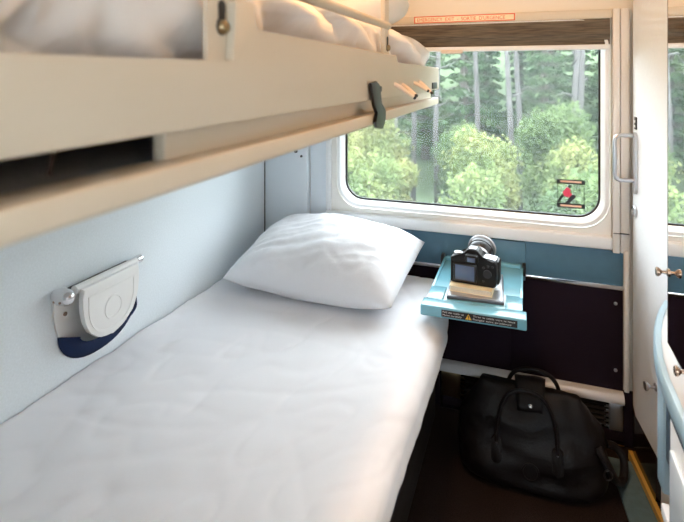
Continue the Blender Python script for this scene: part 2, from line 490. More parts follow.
# ------------------------------------------------------------------ window blind
bl = thing('window_blind', 'brown woven roller blind pulled up above the window', 'blind', (-.22, D - .03, Z(.1)))
b = NB()
prof = []
n = 14
rings = []
for i in range(2):
    x = (-.748, .276)[i]
    ring = []
    for k in range(n + 1):
        t = k / n
        z = Z(.196) + (Z(.106) - Z(.196)) * t
        ring.append((x, D - .016 - .012 * math.sin(math.pi * t) - .003 * math.sin(t * 14), z))
    ring += [(x, D - .0125, Z(.106)), (x, D - .0125, Z(.196))]
    rings.append(ring)
loft(b, rings); obj('blind_cloth', b, 'blind', bl)
b = NB(); box(b, -.748, .276, D - .028, D - .0125, Z(.088), Z(.106), .004, 3); o = obj('bottom_bar', b, 'white', bl); o['label'] = 'white bottom bar'
b = NB(); box(b, -.30, -.22, D - .034, D - .026, Z(.080), Z(.094), .003); o = obj('pull_tab', b, 'peg', bl); o['label'] = 'cream pull tab'

# emergency sign on the rail
sg = thing('emergency_sign', 'orange-bordered strip sign reading EMERGENCY EXIT above the blind', 'sign', (-.2, D - .022, Z(.198)))
sx0, sx1, sz0, sz1 = -.405, -.034, Z(.199), Z(.2255)
b = NB(); box(b, sx0, sx1, D - .0235, D - .0219, sz0, sz1); obj('sign_plate', b, 'sign_bg', sg)
b = NB()
box(b, sx0, sx1, D - .0242, D - .0234, sz0, sz0 + .0035); box(b, sx0, sx1, D - .0242, D - .0234, sz1 - .0035, sz1)
box(b, sx0, sx0 + .004, D - .0242, D - .0234, sz0, sz1); box(b, sx1 - .004, sx1, D - .0242, D - .0234, sz0, sz1)
obj('sign_border', b, 'sign_red', sg)
text_mesh('lettering', "EMERGENCY  EXIT  -  SORTIE  D'URGENCE", 'sign_red', sg, sx0 + .012, sx1 - .035, D - .0240, sz0 + .0065, .0135)

# sticker on the glass
st = thing('window_sticker', 'square sticker with a red and black climbing figure on the glass', 'sticker', (.165, D + .029, Z(-.46)))
kx0, kx1, kz0, kz1 = .109, .203, Z(-.480), Z(-.378)
ky = D + .0290
def flat(name, x0, x1, z0, z1, m, y=ky):
    b = NB(); box(b, x0, x1, y - .0005, y, z0, z1); return obj(name, b, m, st)
flat('sticker_bar', kx0, kx1, kz1 - .016, kz1, 'label_black'); flat('sticker_bar', kx0, kx1, kz0, kz0 + .016, 'label_black')
flat('bar_stripe', kx0 + .012, kx1 - .012, kz1 - .011, kz1 - .004, 'peach', ky - .0006); flat('bar_stripe', kx0 + .012, kx1 - .012, kz0 + .004, kz0 + .011, 'peach', ky - .0006)
flat('sticker_edge', kx0 + .002, kx0 + .004, kz0, kz1, 'label_black'); flat('sticker_edge', kx1 - .004, kx1 - .002, kz0, kz1, 'label_black')
def blob(name, pts, r, m, lay=[0]):
    b = NB(); lay[0] += 1
    pts = [Vector((kx0 + p[0] * (kx1 - kx0), ky - .0008 - .0002 * lay[0], kz0 + p[1] * (kz1 - kz0))) for p in pts]
    for i_, (a, c) in enumerate(zip(pts, pts[1:])):
        off = Vector((0, -.00005 * i_, 0)); a = a + off; c = c + off
        d = (c - a).normalized(); s = Vector((-d.z, 0, d.x)) * r
        b.faces.new([b.verts.new(a - d * r * .4 + s), b.verts.new(c + d * r * .4 + s), b.verts.new(c + d * r * .4 - s), b.verts.new(a - d * r * .4 - s)])
    return obj(name, b, m, st, False)
blob('figure_torso', [(.42, .66), (.30, .50), (.38, .46)], .009, 'pink_red')
blob('figure_thigh', [(.40, .52), (.52, .40)], .008, 'pink_red')
blob('figure_head', [(.44, .74), (.47, .80)], .005, 'label_black')
blob('figure_leg', [(.56, .42), (.48, .28), (.36, .16)], .006, 'label_black')
blob('figure_foot', [(.52, .36), (.62, .43)], .007, 'label_black')
blob('figure_arm', [(.22, .44), (.12, .30), (.05, .20)], .004, 'label_black')

# ------------------------------------------------------------------ heater cover along the foot of the window wall
ht = thing('heater_cover', 'black louvred heater cover with chrome ledge along the foot of the wall', 'heater', (0, 1.95, 0))
hx0, hx1, hy = -.305, .318, 1.962
b = NB()
prism(b, [(D - .006, 0), (hy + .02, 0), (hy + .02, .165), (D - .006, .165)], 'x', hx0, hx1); obj('housing', b, 'black_gloss', ht, False)
b = NB(); prism(b, [(D - .007, .182), (hy + .010, .180), (hy + .003, .176), (hy - .002, .169), (hy - .004, .160), (hy - .002, .152), (hy + .004, .149), (D - .007, .160)], 'x', hx0, hx1, .0008)
o = obj('top_ledge', b, 'alu', ht); o['label'] = 'chrome top ledge'
for k in range(5):
    b = NB(); z = .138 - k * .0165
    prism(b, [(hy + .006, z), (hy + .018, z + .006), (hy + .02, z + .003), (hy + .008, z - .004)], 'x', -.215, .262); obj('louvre', b, 'black', ht)
def end_plate(x0, x1, m, toothx):
    b = NB(); box(b, x0, x1, hy + .006, hy + .02, .056, .147, .002)
    for k in range(5):
        z = .138 - k * .0165
        box(b, min(toothx, x0 if toothx < x0 else x1), max(toothx, x0 if toothx < x0 else x1), hy + .008, hy + .016, z - .008, z - .002)
    return obj('end_plate', b, m, ht)
o = end_plate(hx0 + .006, -.228, 'brass', -.212)
o = end_plate(.272, hx1 - .004, 'steel', .258)
b = NB(); box(b, hx0, hx1, hy - .004, hy + .02, .004, .018, .002); o = obj('base_strip', b, 'chrome', ht); o['label'] = 'thin chrome strip near the floor'
b = NB(); box(b, hx0 + .01, hx1, hy + .010, hy + .02, .020, .054, .001); obj('lower_panel', b, 'carpet_wall', ht)

# ------------------------------------------------------------------ lower bed
bed = thing('bed_base', 'dark berth base under the lower mattress', 'bed', (-.68, 1.0, 0))
b = NB(); box(b, XL + .003, -.315, .04, 1.93, 0, .24, .006); obj('plinth', b, 'charcoal', bed)
b = NB(); box(b, XL + .003, -.29, .03, 1.94, .24, .265, .004); obj('platform', b, 'charcoal', bed)
b = NB()
poly = [(XL + .004, .266), (-.33, .266), (-.295, .272), (-.275, .30), (-.268, .35), (-.268, .45), (-.285, .478), (-.32, .488), (XL + .004, .488)]
rings = []
for k in range(21):
    y = .03 + 1.900 * k / 20
    t = (y - .02) / 1.935
    tp_ = .050 * ((t - .80) / .20) ** 2 if t > .80 else 0
    rings.append([(p[0] - (tp_ if p[0] > -.5 else 0), y, p[1]) for p in poly])
loft(b, rings)
tag(obj('mattress', b, 'navy'), 'navy fabric mattress of the lower berth', 'mattress')

def fbm(x, y, s, o=4): return noise.fractal(Vector((x * s, y * s, 3.7)), 1.0, 2.0, o)

# duvet
b = NB()
nu, nv = 150, 190
y0, y1 = .02, 1.955
ztop = Z(-.75)
grid = []
def creases(x, y):
    # long soft folds running diagonally over the quilt
    a = noise.noise(Vector((x * 2.2 + y * 1.1, y * .9 - x * .6, 1.3)))
    c = abs(noise.noise(Vector((x * 5.5 + y * 2.5, y * 1.7 - x * 1.2, 8.1))))
    d = abs(noise.noise(Vector((x * 12 - y * 5, y * 6 + x * 3, 4.4))))
    e = abs(noise.noise(Vector((x * 3 - y * 9, y * 3 + x * 2, 14.4))))
    return .011 * a - .0022 * (1 - min(1, c * 3.2)) ** 2 - .0024 * (1 - min(1, d * 3)) ** 2 - .0022 * (1 - min(1, e * 3)) ** 2
flatw = .750
for j in range(nv + 1):
    t = j / nv
    y = y0 + (y1 - y0) * t
    row = []
    hang = .085 + .010 * noise.noise(Vector((y * 3, 0, 2))) 
    rr = .055
    arc = rr * math.pi / 2
    edge_in = 0.0
    if t > .80: edge_in = .045 * ((t - .80) / .20) ** 2
    for i in range(nu + 1):
        s = (flatw + arc + hang - rr) * i / nu
        if s < flatw:
            x, z, nx, nz = XL + .008 + s, 0, 0, 1
        elif s < flatw + arc:
            a = (s - flatw) / rr; x = XL + .008 + flatw + rr * math.sin(a); z = -rr * (1 - math.cos(a)); nx, nz = math.sin(a), math.cos(a)
        else:
            q = s - flatw - arc; x = XL + .008 + flatw + rr + .006 * math.sin(q * 20); z = -rr - q; nx, nz = 1, 0
        dsp = creases(x, y) + .0015 * noise.noise(Vector((x * 14, y * 14, 0)))
        dsp += .010 * math.exp(-((x - XL) / .05) ** 2) * (1 + noise.noise(Vector((0, y * 6, 9))))
        if nx > .3: dsp += .004 * noise.noise(Vector((y * 9, z * 3, 5))) * nx
        zz = ztop + z + nz * dsp
        if t > .965:
            q = (t - .965) / .035; zz -= .05 * q * q
        zz = max(zz, ztop - .085 - .01)
        row.append(b.verts.new((min(x, 9) + nx * dsp - edge_in * (s / (flatw + arc)), y, zz)))
    grid.append(row)
for j in range(nv):
    for i in range(nu):
        b.faces.new((grid[j][i], grid[j][i + 1], grid[j + 1][i + 1], grid[j + 1][i]))
du = obj('duvet', b, 'sheet', None, angle=180)
md = du.modifiers.new('thickness', 'SOLIDIFY'); md.thickness = .010; md.offset = -1
tag(du, 'white cotton duvet spread over the lower berth', 'duvet')

def pillow(name, m, cx, cy, cz, L, W, T, tilt, yaw, seed, tiltx=0, rnd=.14):
    b = NB(); nu, nv = 64, 44
    top, bot = [], []
    mt = Matrix.Translation((cx, cy, cz)) @ Matrix.Rotation(yaw, 4, 'Z') @ Matrix.Rotation(tilt, 4, 'X') @ Matrix.Rotation(tiltx, 4, 'Y')
    for j in range(nv + 1):
        v = -1 + 2 * j / nv
        rt, rb = [], []
        for i in range(nu + 1):
            u = -1 + 2 * i / nu
            pu = 1 - abs(u) ** 2.6; pv = 1 - abs(v) ** 2.4
            h = (max(pu, 0) ** .54) * (max(pv, 0) ** .52)
            # sides pulled in between the corners
            x = u * L / 2 * (1 - .055 * (1 - v * v) * abs(u) ** 3)
            y = v * W / 2 * (1 - .06 * (1 - u * u) * abs(v) ** 3)
            x *= math.sqrt(1 - rnd * v * v * .5 * abs(v)); y *= math.sqrt(1 - rnd * u * u * .5 * abs(u))
            wr = noise.noise(Vector((u * 2.2 + seed, v * 1.8, .3))) * .012
            c1 = abs(noise.noise(Vector((u * 3 + v * 1.5, v * 2.6 - u * 1.2, seed))))
            # creases running in from the corners
            cr = -.006 * (1 - min(1, c1 * 4)) ** 2 * (.55 + .45 * abs(u * v)) - .005 * (1 - min(1, 3.0 * abs(noise.noise(Vector((u * 2.5 - v * 4.5, v * 1.2 + seed, 4.2)))))) ** 2
            n3 = .002 * noise.noise(Vector((u * 12, v * 9, seed)))
            rt.append((x, y, T * .60 * h + (wr + cr + n3) * min(1, h * 2)))
            rb.append((x, y, -T * .40 * h + wr * .4 * min(1, h * 2)))
        top.append(rt); bot.append(rb)
    V = lambda p: b.verts.new(mt @ Vector(p))
    TV = [[V(p) for p in r] for r in top]
    BV = [[TV[j][i] if (i in (0, nu) or j in (0, nv)) else V(bot[j][i]) for i in range(nu + 1)] for j in range(nv + 1)]
    for j in range(nv):
        for i in range(nu):
            b.faces.new((TV[j][i], TV[j][i + 1], TV[j + 1][i + 1], TV[j + 1][i]))
            b.faces.new((BV[j][i], BV[j + 1][i], BV[j + 1][i + 1], BV[j][i + 1]))
    return obj(name, b, m, None, angle=180)
tag(pillow('pillow', 'pillow', -.668, 1.730, Z(-.664), .625, .455, .22, math.radians(9), math.radians(-3), 2.2), 'plump white pillow at the window end of the lower berth', 'pillow')

# ------------------------------------------------------------------ upper bunk
BX = -.30
ub = thing('upper_bunk', 'cream painted fold-down upper bunk with guard rail', 'bunk', (-.66, 1.0, Z(-.105)))
by0, by1 = -.22, 1.915
# front rail with raised middle and tab
b = NB()
prof = [(by0, Z(-.052)), (by1, Z(-.052)), (by1, Z(.027)), (1.262, Z(.029)), (1.252, Z(.036)), (1.250, Z(.049)), (.546, Z(.051)), (.540, Z(.056)), (.538, Z(.080)), (.533, Z(.085)), (.498, Z(.085)), (.493, Z(.080)), (.493, Z(.013)), (by0, Z(.012))]
prism(b, prof, 'x', BX - .010, BX, .0025); obj('front_rail', b, 'cream', ub)
# lower lip
b = NB()
poly = [(BX - .003, Z(-.081)), (BX + .001, Z(-.083)), (BX + .002, Z(-.087)), (BX + .002, Z(-.102)), (BX - .002, Z(-.106)), (BX - .05, Z(-.106)), (BX - .05, Z(-.085))]
prism(b, poly, 'y', by0, by1 - .02, .001); o = obj('lower_lip', b, 'cream', ub)
b = NB(); box(b, BX - .045, BX - .030, .415, by1, Z(-.088), Z(-.05), .002); o = obj('recessed_board', b, 'cream', ub)
b = NB(); box(b, XL + .004, BX - .045, by0, by1, Z(-.106), Z(-.094)); obj('bottom_panel', b, 'white', ub)
b = NB(); box(b, XL + .004, BX - .0105, by0, by1 - .0145, Z(-.046), Z(-.029)); obj('mattress_board', b, 'plywood', ub)
b = NB(); box(b, BX - .60, BX - .585, by0, by1 - .016, Z(-.094), Z(-.046)); obj('inner_beam', b, 'plywood', ub)
b = NB(); box(b, BX - .20, BX - .16, .0, .20, Z(-.094), Z(-.072), .004); obj('inner_strut', b, 'cream', ub)
b = NB(); tube(b, [(BX - .10, .355, Z(-.047)), (BX - .10, .35, Z(-.07)), (BX - .10, .345, Z(-.09))], .002, 8); obj('inner_cable', b, 'bark_dark', ub)
# keyhole bracket
b = NB(); prism(b, rounded_rect(.457, .512, Z(-.01), Z(.105), .018, 6), 'x', BX - .016, BX - .0105); br = obj('keyhole_bracket', b, 'cream', ub)
def keyhole(y, z, x, s, parent):
    b = NB()
    pts = []
    for k in range(13):
        a = math.radians(0 + 180 * k / 12); pts.append((y + .0085 * s * math.cos(a), z + .027 * s + .0085 * s * math.sin(a)))
    for k in range(17):
        a = math.radians(125 + 290 * k / 16); pts.append((y + .0125 * s * math.cos(a), z + .0125 * s * math.sin(a)))
    prism(b, pts, 'x', x, x + .0012); obj('keyhole_slot', b, 'gasket', parent)
    b = NB(); lathe(b, [(0, .010 * s), (.003, .010 * s), (.006, .007 * s), (.007, .0005)], (x + .0012, y, z - .001), (1, 0, 0), 14); obj('stud', b, 'brass', parent)
keyhole(.483, Z(.053), BX - .0105, .8, ub)
# guard rail
b = NB(); tube(b, [(BX - .012, .47, Z(.105)), (BX - .012, .60, Z(.118)), (BX - .012, 1.21, Z(.118))], .009, 10); o = obj('guard_bar', b, 'cream', ub)
b = NB(); box(b, BX - .024, BX - .012, 1.185, 1.222, Z(.030), Z(.36), .003); o = obj('guard_post', b, 'cream', ub)
b = NB(); tube(b, [(BX - .012, .47, Z(.25)), (BX - .012, 1.2, Z(.25))], .009, 10); obj('guard_bar', b, 'cream', ub)
keyhole(1.203, Z(.066), BX - .012, .75, ub)
# black latch
b = NB()
def on_rail(u, v, X):      # point where a photo direction meets the vertical plane of the rail front
    dx = -172.5 + .942 * (u - 342); dy = 485.1 + .335 * (u - 342); t = X / dx
    return (dy * t, H + (75 - v) * t)
latch = [on_rail(u, v, BX + .010) for u, v in ((371.5, 83), (376.5, 81), (380, 85), (381.5, 104), (386, 110), (385.5, 120), (383, 129), (377, 128), (375.5, 122), (378, 113), (374.5, 106))]
prism(b, latch, 'x', BX + .004, BX + .011, .002); o = obj('latch', b, 'black', ub); o['label'] = 'bent black latch lever'
b = NB(); lathe(b, [(0, .006), (.010, .006)], (BX - .001, 1.072, Z(-.030)), (1, 0, 0), 12); obj('latch_pivot', b, 'black', ub)
# double coat hooks
for (p0, p1) in (((1.23, -.022), (-.254, 1.236, -.054)), ((1.317, -.025), (-.252, 1.250, -.050)), ((1.459, -.022), (-.262, 1.462, -.044)), ((1.548, -.020), (-.254, 1.484, -.051))):
    a = Vector((BX - .002, p0[0], Z(p0[1]))); c = Vector((p1[0], p1[1], Z(p1[2])))
    b = NB(); tube(b, [a, a.lerp(c, .3) + Vector((0, 0, .002)), a.lerp(c, .7) + Vector((0, 0, .001)), c], .005, 10, radii=[.006, .0055, .005, .0042])
    p = obj('coat_peg', b, 'peg', ub)
    b = NB(); lathe(b, [(0, .0043), (.004, .0045), (.006, .003)], c, c - a, 10); obj('peg_tip', b, 'lens', p)
b = NB(); box(b, BX + .0, BX + .004, 1.76, 1.85, Z(-.048), Z(-.026), .001); o = obj('end_catch', b, 'black', ub)
b = NB(); box(b, XL + .004, BX - .022, by1 - .014, by1, Z(-.05), Z(.027), .002); obj('end_rail', b, 'cream', ub)

# upper mattress (duvet-wrapped)
b = NB()
my0, my1 = -.20, 1.968
mx0, mx1 = XL + .008, BX - .029
rings = []
nseg = 130
for j in range(nseg + 1):
    t = j / nseg
    y = my0 + (my1 - my0) * t
    e = 1.0
    dend = min(t, 1 - t) * (my1 - my0)
    if dend < .05: e = math.sqrt(max(.0, 1 - ((.05 - dend) / .05) ** 2)) * .9 + .1
    hgt = .182 * (.35 + .65 * e)
    zb = Z(-.026) + .075 * (1 - e) * .9
    pts = []
    m_ = 44
    for k in range(m_):
        a = 2 * math.pi * k / m_
        ca, sa = math.cos(a), math.sin(a)
        sxp = math.copysign(abs(ca) ** .42, ca); szp = math.copysign(abs(sa) ** .55, sa)
        x = (mx0 + mx1) / 2 + (mx1 - mx0) / 2 * sxp
        z = zb + hgt / 2 + hgt / 2 * szp
        front = max(0, ca)
        f1 = .026 * noise.noise(Vector((y * 5 + z * 9, z * 6, 2.2))) + .018 * noise.noise(Vector((y * 12 + z * 22, z * 8, 6.1)))
        cr = abs(noise.noise(Vector((y * 8 + z * 14, z * 4, 11.1))))
        f1 -= .030 * (1 - min(1, cr * 3)) ** 2
        x += front * min(0.004, f1 * 1.3 - .016) * (1 if z > Z(-.01) else .3)
        z += .006 * noise.noise(Vector((x * 6, y * 6, 3.3))) * (sa > 0)
        pts.append((x, y, max(z, Z(.0285) if y > 1.888 else Z(-.028))))
    rings.append(pts)
loft(b, rings); tag(obj('bunk_mattress', b, 'bunk_sheet', None, angle=180), 'duvet-wrapped mattress on the upper bunk behind the cream rail', 'mattress')
tag(pillow('pillow', 'bunk_sheet', -.68, 1.65, Z(.232), .66, .46, .23, math.radians(2), 0, 5.5, 0, .9), 'pillow on the upper bunk by the window', 'pillow')

# ------------------------------------------------------------------ folding wall pocket on the left wall
wp = thing('wall_pocket', 'white folding wall pocket with navy pouch and chrome ends above the duvet', 'wall pocket', (XL, 1.05, Z(-.73)))
def dshape(yc, hw, zt, zb, n=20, sq=2.3):
    pts = [(yc + hw, zt), (yc - hw, zt)]
    for k in range(n + 1):
        a = math.pi + math.pi * k / n
        c, s = math.cos(a), math.sin(a)
        pts.append((yc + hw * math.copysign(abs(c) ** (2 / sq), c), zt - .025 + (zt - .025 - zb) * math.copysign(abs(s) ** (2 / sq), s)))
    return pts
b = NB(); prism(b, dshape(1.05, .135, Z(-.520), Z(-.700)), 'x', XL, XL + .006, .002); obj('back_plate', b, 'pocket', wp)
# pouch : half bowl from the back plate to the cover
b = NB()
rings = []
for k in range(9):
    f = k / 8
    xo = XL + .004 + .048 * f
    hw = .132 - .036 * f; zb = Z(-.716) + .058 * f
    ring = []
    n = 24
    for q in range(n + 1):
        a = math.pi + math.pi * q / n
        c, s = math.cos(a), math.sin(a)
        ring.append((xo, 1.058 - .016 * f + hw * math.copysign(abs(c) ** .9, c), Z(-.625) + (Z(-.625) - zb - .012 * math.sin(f * math.pi)) * s * 1.0))
    rings.append(ring)
loft(b, rings, close_u=False, caps=False)
pc = obj('pouch', b, 'pouch', wp); md = pc.modifiers.new('thickness', 'SOLIDIFY'); md.thickness = .003
b = NB(); prism(b, dshape(1.042, .094, Z(-.511), Z(-.658)), 'x', XL + .046, XL + .060, .005); cv = obj('cover', b, 'pocket', wp)
b = NB()
outer = dshape(1.042, .078, Z(-.535), Z(-.645)); innr = dshape(1.042, .072, Z(-.541), Z(-.639))
rg = lambda pts, x: [(x, p[0], p[1]) for p in pts]
loft(b, [rg(outer, XL + .059), rg(outer, XL + .0615), rg(innr, XL + .0615), rg(innr, XL + .059)], caps=False); obj('embossed_ridge', b, 'pocket', cv)
b = NB()
circ = lambda r: [(1.045 + r * math.cos(2 * math.pi * k / 32), Z(-.590) + r * math.sin(2 * math.pi * k / 32)) for k in range(32)]
loft(b, [rg(circ(.031), XL + .059), rg(circ(.030), XL + .062), rg(circ(.025), XL + .062), rg(circ(.024), XL + .059)], caps=False); obj('embossed_ring', b, 'pocket', cv)
b = NB(); tube(b, [(XL + .036, .945, Z(-.515)), (XL + .036, 1.150, Z(-.515))], .011, 14); obj('hinge_bar', b, 'pocket', wp)
b = NB(); box(b, XL + .006, XL + .024, .95, 1.145, Z(-.524), Z(-.514), .002); obj('top_slot', b, 'gasket', wp)
# chrome ends
b = NB()
rings = []
for k in range(11):
    a = math.pi * k / 10 - math.pi / 2
    x = XL + .030 + .030 * math.sin(a); r = max(.0005, math.cos(a)) ** .7
    rings.append([(x, .918 + .020 * r * math.cos(q * math.pi / 10), Z(-.520) + .020 * r * math.sin(q * math.pi / 10)) for q in range(20)])
loft(b, rings); e1 = obj('end_cap', b, 'chrome', wp); e1['label'] = 'large oval chrome end cap'
for q in (0, 1):
    b = NB(); lathe(b, [(0, .003), (.003, .003)], (XL + .022 + .018 * q, .902, Z(-.526)), (0.1, -1, 0), 10); obj('cap_hole', b, 'bronze', e1)
b = NB(); lathe(b, [(0, .008), (.018, .012), (.026, .011), (.030, .006), (.031, .0005)], (XL + .030, 1.150, Z(-.515)), (0, 1, 0), 18); o = obj('end_cap', b, 'chrome', wp)
b = NB(); lathe(b, [(0, .005), (.003, .005), (.004, .002)], (XL + .006, .945, Z(-.575)), (1, 0, 0), 12); obj('screw', b, 'bronze', wp)

# ------------------------------------------------------------------ fold-out tray table
tt = thing('tray_table', 'light blue plastic fold-out tray table under the window', 'table', (-.145, 1.97, Z(-.72)))
TZ = Z(-.688)
b = NB(); box(b, -.288, -.006, 1.585, 1.972, TZ - .026, TZ - .004, .003); tp = obj('tray_top', b, 'tray', tt)
b = NB(); box(b, -.296, .005, 1.535, 1.592, TZ - .032, TZ, .004, 3); fe = obj('front_edge', b, 'tray', tt)
for x0, x1 in ((-.288, -.238), (-.056, -.006)):
    b = NB(); box(b, x0, x1, 1.590, 1.69, TZ - .006, TZ + .0006, .003); obj('raised_pad', b, 'tray', tt)
for x0, x1 in ((-.288, -.279), (-.015, -.006)):
    b = NB(); box(b, x0, x1, 1.68, 1.972, TZ - .008, TZ + .001, .002); obj('side_rim', b, 'tray', tt)
b = NB(); box(b, -.278, -.016, 1.948, 1.972, TZ - .008, TZ + .006, .002); obj('rear_ledge', b, 'tray', tt)
b = NB(); box(b, -.17, .002, D - .024, D - .009, Z(-.745), Z(-.605), .004); o = obj('mount_plate', b, 'blue', tt); o['label'] = 'slate blue mounting plate'
for x in (-.293, -.003):
    b = NB(); box(b, x - .006, x + .006, 1.945, D - .010, TZ - .030, TZ + .008, .003); o = obj('hinge_bracket', b, 'black', tt)
b = NB(); box(b, -.233, -.020, 1.5342, 1.5356, TZ - .026, TZ - .006); lb = obj('warning_label', b, 'label_black', tt); lb['label'] = 'black bilingual warning label with a yellow triangle'
ly = 1.5338
def txt(n_, s_, x0, x1, z, h): return text_mesh(n_, s_, 'label_white', tt, x0, x1, ly, z, h)
txt('lettering', 'Pull the table up', -.229, -.168, TZ - .0140, .0050); txt('lettering', 'Move carefully', -.229, -.174, TZ - .0225, .0050)
txt('lettering', 'Tirer la table vers le haut', -.142, -.026, TZ - .0140, .0050); txt('lettering', 'Ranger avec prudence', -.142, -.036, TZ - .0225, .0050)
b = NB(); prism(b, [(-.164, TZ - .0238), (-.146, TZ - .0238), (-.155, TZ - .0078)], 'y', ly - .0003, ly + .0005); obj('warning_triangle', b, 'label_yellow', tt)
b = NB(); box(b, -.1562, -.1538, ly - .0006, ly - .0002, TZ - .0185, TZ - .0125); box(b, -.1562, -.1538, ly - .0006, ly - .0002, TZ - .0222, TZ - .0198); obj('exclamation_mark', b, 'label_black', tt)

# things on the tray
ya = math.radians(3)
def rotz(cx, cy, a): return Matrix.Translation((cx, cy, 0)) @ Matrix.Rotation(a, 4, 'Z') @ Matrix.Translation((-cx, -cy, 0))
sl = thing('tablet', 'thin dark grey tablet under the book on the tray', 'tablet', (-.15, 1.72, TZ - .004))
b = NB(); box(b, -.234, -.064, 1.612, 1.84, TZ - .004, TZ + .007, .003, 2, rotz(-.15, 1.72, ya)); obj('case', b, 'slate_cover', sl)
b = NB(); box(b, -.229, -.069, 1.618, 1.834, TZ + .0066, TZ + .0080, .0005, 1, rotz(-.15, 1.72, ya)); obj('screen_face', b, 'steel', sl)
bk = thing('book', 'small cream paperback lying under the camera', 'book', (-.155, 1.72, TZ + .008))
BZ = TZ + .008
b = NB(); box(b, -.219, -.092, 1.642, 1.80, BZ + .001, BZ + .016, .001, 1, rotz(-.155, 1.72, -ya * 1.2)); obj('pages', b, 'paper', bk)
b = NB()
box(b, -.221, -.090, 1.640, 1.802, BZ, BZ + .0016, 0, 1, rotz(-.155, 1.72, -ya * 1.2)); box(b, -.221, -.090, 1.640, 1.802, BZ + .0155, BZ + .017, 0, 1, rotz(-.155, 1.72, -ya * 1.2))
obj('cover', b, 'sign_bg', bk)

# ------------------------------------------------------------------ DSLR
cm = thing('dslr_camera', 'black digital camera with zoom lens pointing at the window', 'camera', (-.145, 1.71, BZ + .017))
CZ = BZ + .017
cx, cyy = -.154, 1.690
ya = math.radians(-6)
RM = rotz(cx, cyy, ya)
b = NB()
# body outline (x,z), seen from behind
bo = [(-.070, .004), (-.066, 0), (.066, 0), (.072, .006), (.074, .03), (.073, .072), (.066, .082), (.036, .086), (.028, .089), (.018, .108), (.012, .112), (-.014, .112), (-.020, .108), (-.030, .090), (-.040, .086), (-.064, .084), (-.070, .078)]
prism(b, [(cx + p[0], CZ + p[1]) for p in bo], 'y', cyy - .022, cyy + .028, .005)
for v in b.verts: v.co = RM @ v.co
obj('body', b, 'rubber_black', cm)
def cpart(name, m, x0, x1, y0, y1, z0, z1, bev=.002, parent=None):
    b = NB(); box(b, cx + x0, cx + x1, cyy + y0, cyy + y1, CZ + z0, CZ + z1, bev, 2, RM); return obj(name, b, m, parent or cm)
cpart('grip', 'rubber_black', .046, .078, .0, .052, .002, .078, .008)
cpart('screen_frame', 'black', -.060, .014, -.028, -.020, .008, .066, .003)
sc_ = cpart('screen', 'screen', -.053, .007, -.0292, -.0276, .014, .060, .0004); sc_['label'] = 'blue-grey rear display'
cpart('eyecup', 'rubber_black', -.021, .019, -.036, -.018, .070, .098, .005)
cpart('eyepiece', 'screen', -.013, .011, -.0368, -.0355, .076, .091, .0004)
cpart('hot_shoe', 'steel', -.012, .010, -.015, .012, .111, .114, .0008)
for (x, z, r) in ((.034, .060, .004), (.048, .066, .004), (.062, .066, .004), (.034, .018, .0035)):
    b = NB(); lathe(b, [(0, r), (.002, r), (.003, r * .6)], RM @ Vector((cx + x, cyy - .022, CZ + z)), Vector((math.sin(ya), -math.cos(ya), 0)), 12); obj('button', b, 'lens', cm)
b = NB(); lathe(b, [(0, .013), (.003, .013), (.004, .009)], RM @ Vector((cx + .046, cyy - .022, CZ + .042)), Vector((math.sin(ya), -math.cos(ya), 0)), 20); obj('control_wheel', b, 'lens', cm)
b = NB(); lathe(b, [(0, .013), (.008, .013), (.0095, .011)], RM @ Vector((cx - .050, cyy + .002, CZ + .083)), (0, 0, 1), 20); obj('mode_dial', b, 'steel', cm)
b = NB(); prism(b, [(cx + .032, CZ + .084), (cx + .070, CZ + .080), (cx + .070, CZ + .086), (cx + .034, CZ + .090)], 'y', cyy - .012, cyy + .030, .002)
for v in b.verts: v.co = RM @ v.co
obj('top_plate', b, 'steel', cm)
b = NB(); lathe(b, [(0, .006), (.006, .006), (.008, .004)], RM @ Vector((cx + .058, cyy + .034, CZ + .076)), (0, 0, 1), 14); obj('shutter_button', b, 'steel', cm)
la = RM.to_3x3() @ Vector((0.03, 1, .22))
lo = RM @ Vector((cx - .002, cyy + .026, CZ + .046))
ln = NB(); lathe(ln, [(0, .034), (.006, .036), (.020, .036), (.022, .034), (.030, .034)], lo, la, 32); lens = obj('lens', ln, 'lens', cm)
b = NB(); lathe(b, [(.030, .0345), (.032, .037), (.058, .037), (.060, .0345)], lo, la, 32); o = obj('zoom_ring', b, 'lens_ring', lens)
b = NB(); lathe(b, [(.060, .035), (.064, .039), (.086, .041), (.088, .038)], lo, la, 32); obj('focus_ring', b, 'lens', lens)
b = NB(); lathe(b, [(.088, .040), (.090, .043), (.118, .046), (.120, .044), (.095, .036)], lo, la, 32); o = obj('lens_hood', b, 'lens', lens)
b = NB(); lathe(b, [(.104, .0455), (.106, .0468), (.114, .0472), (.116, .0462)], lo, la, 32); obj('hood_ring', b, 'lens_ring', lens)

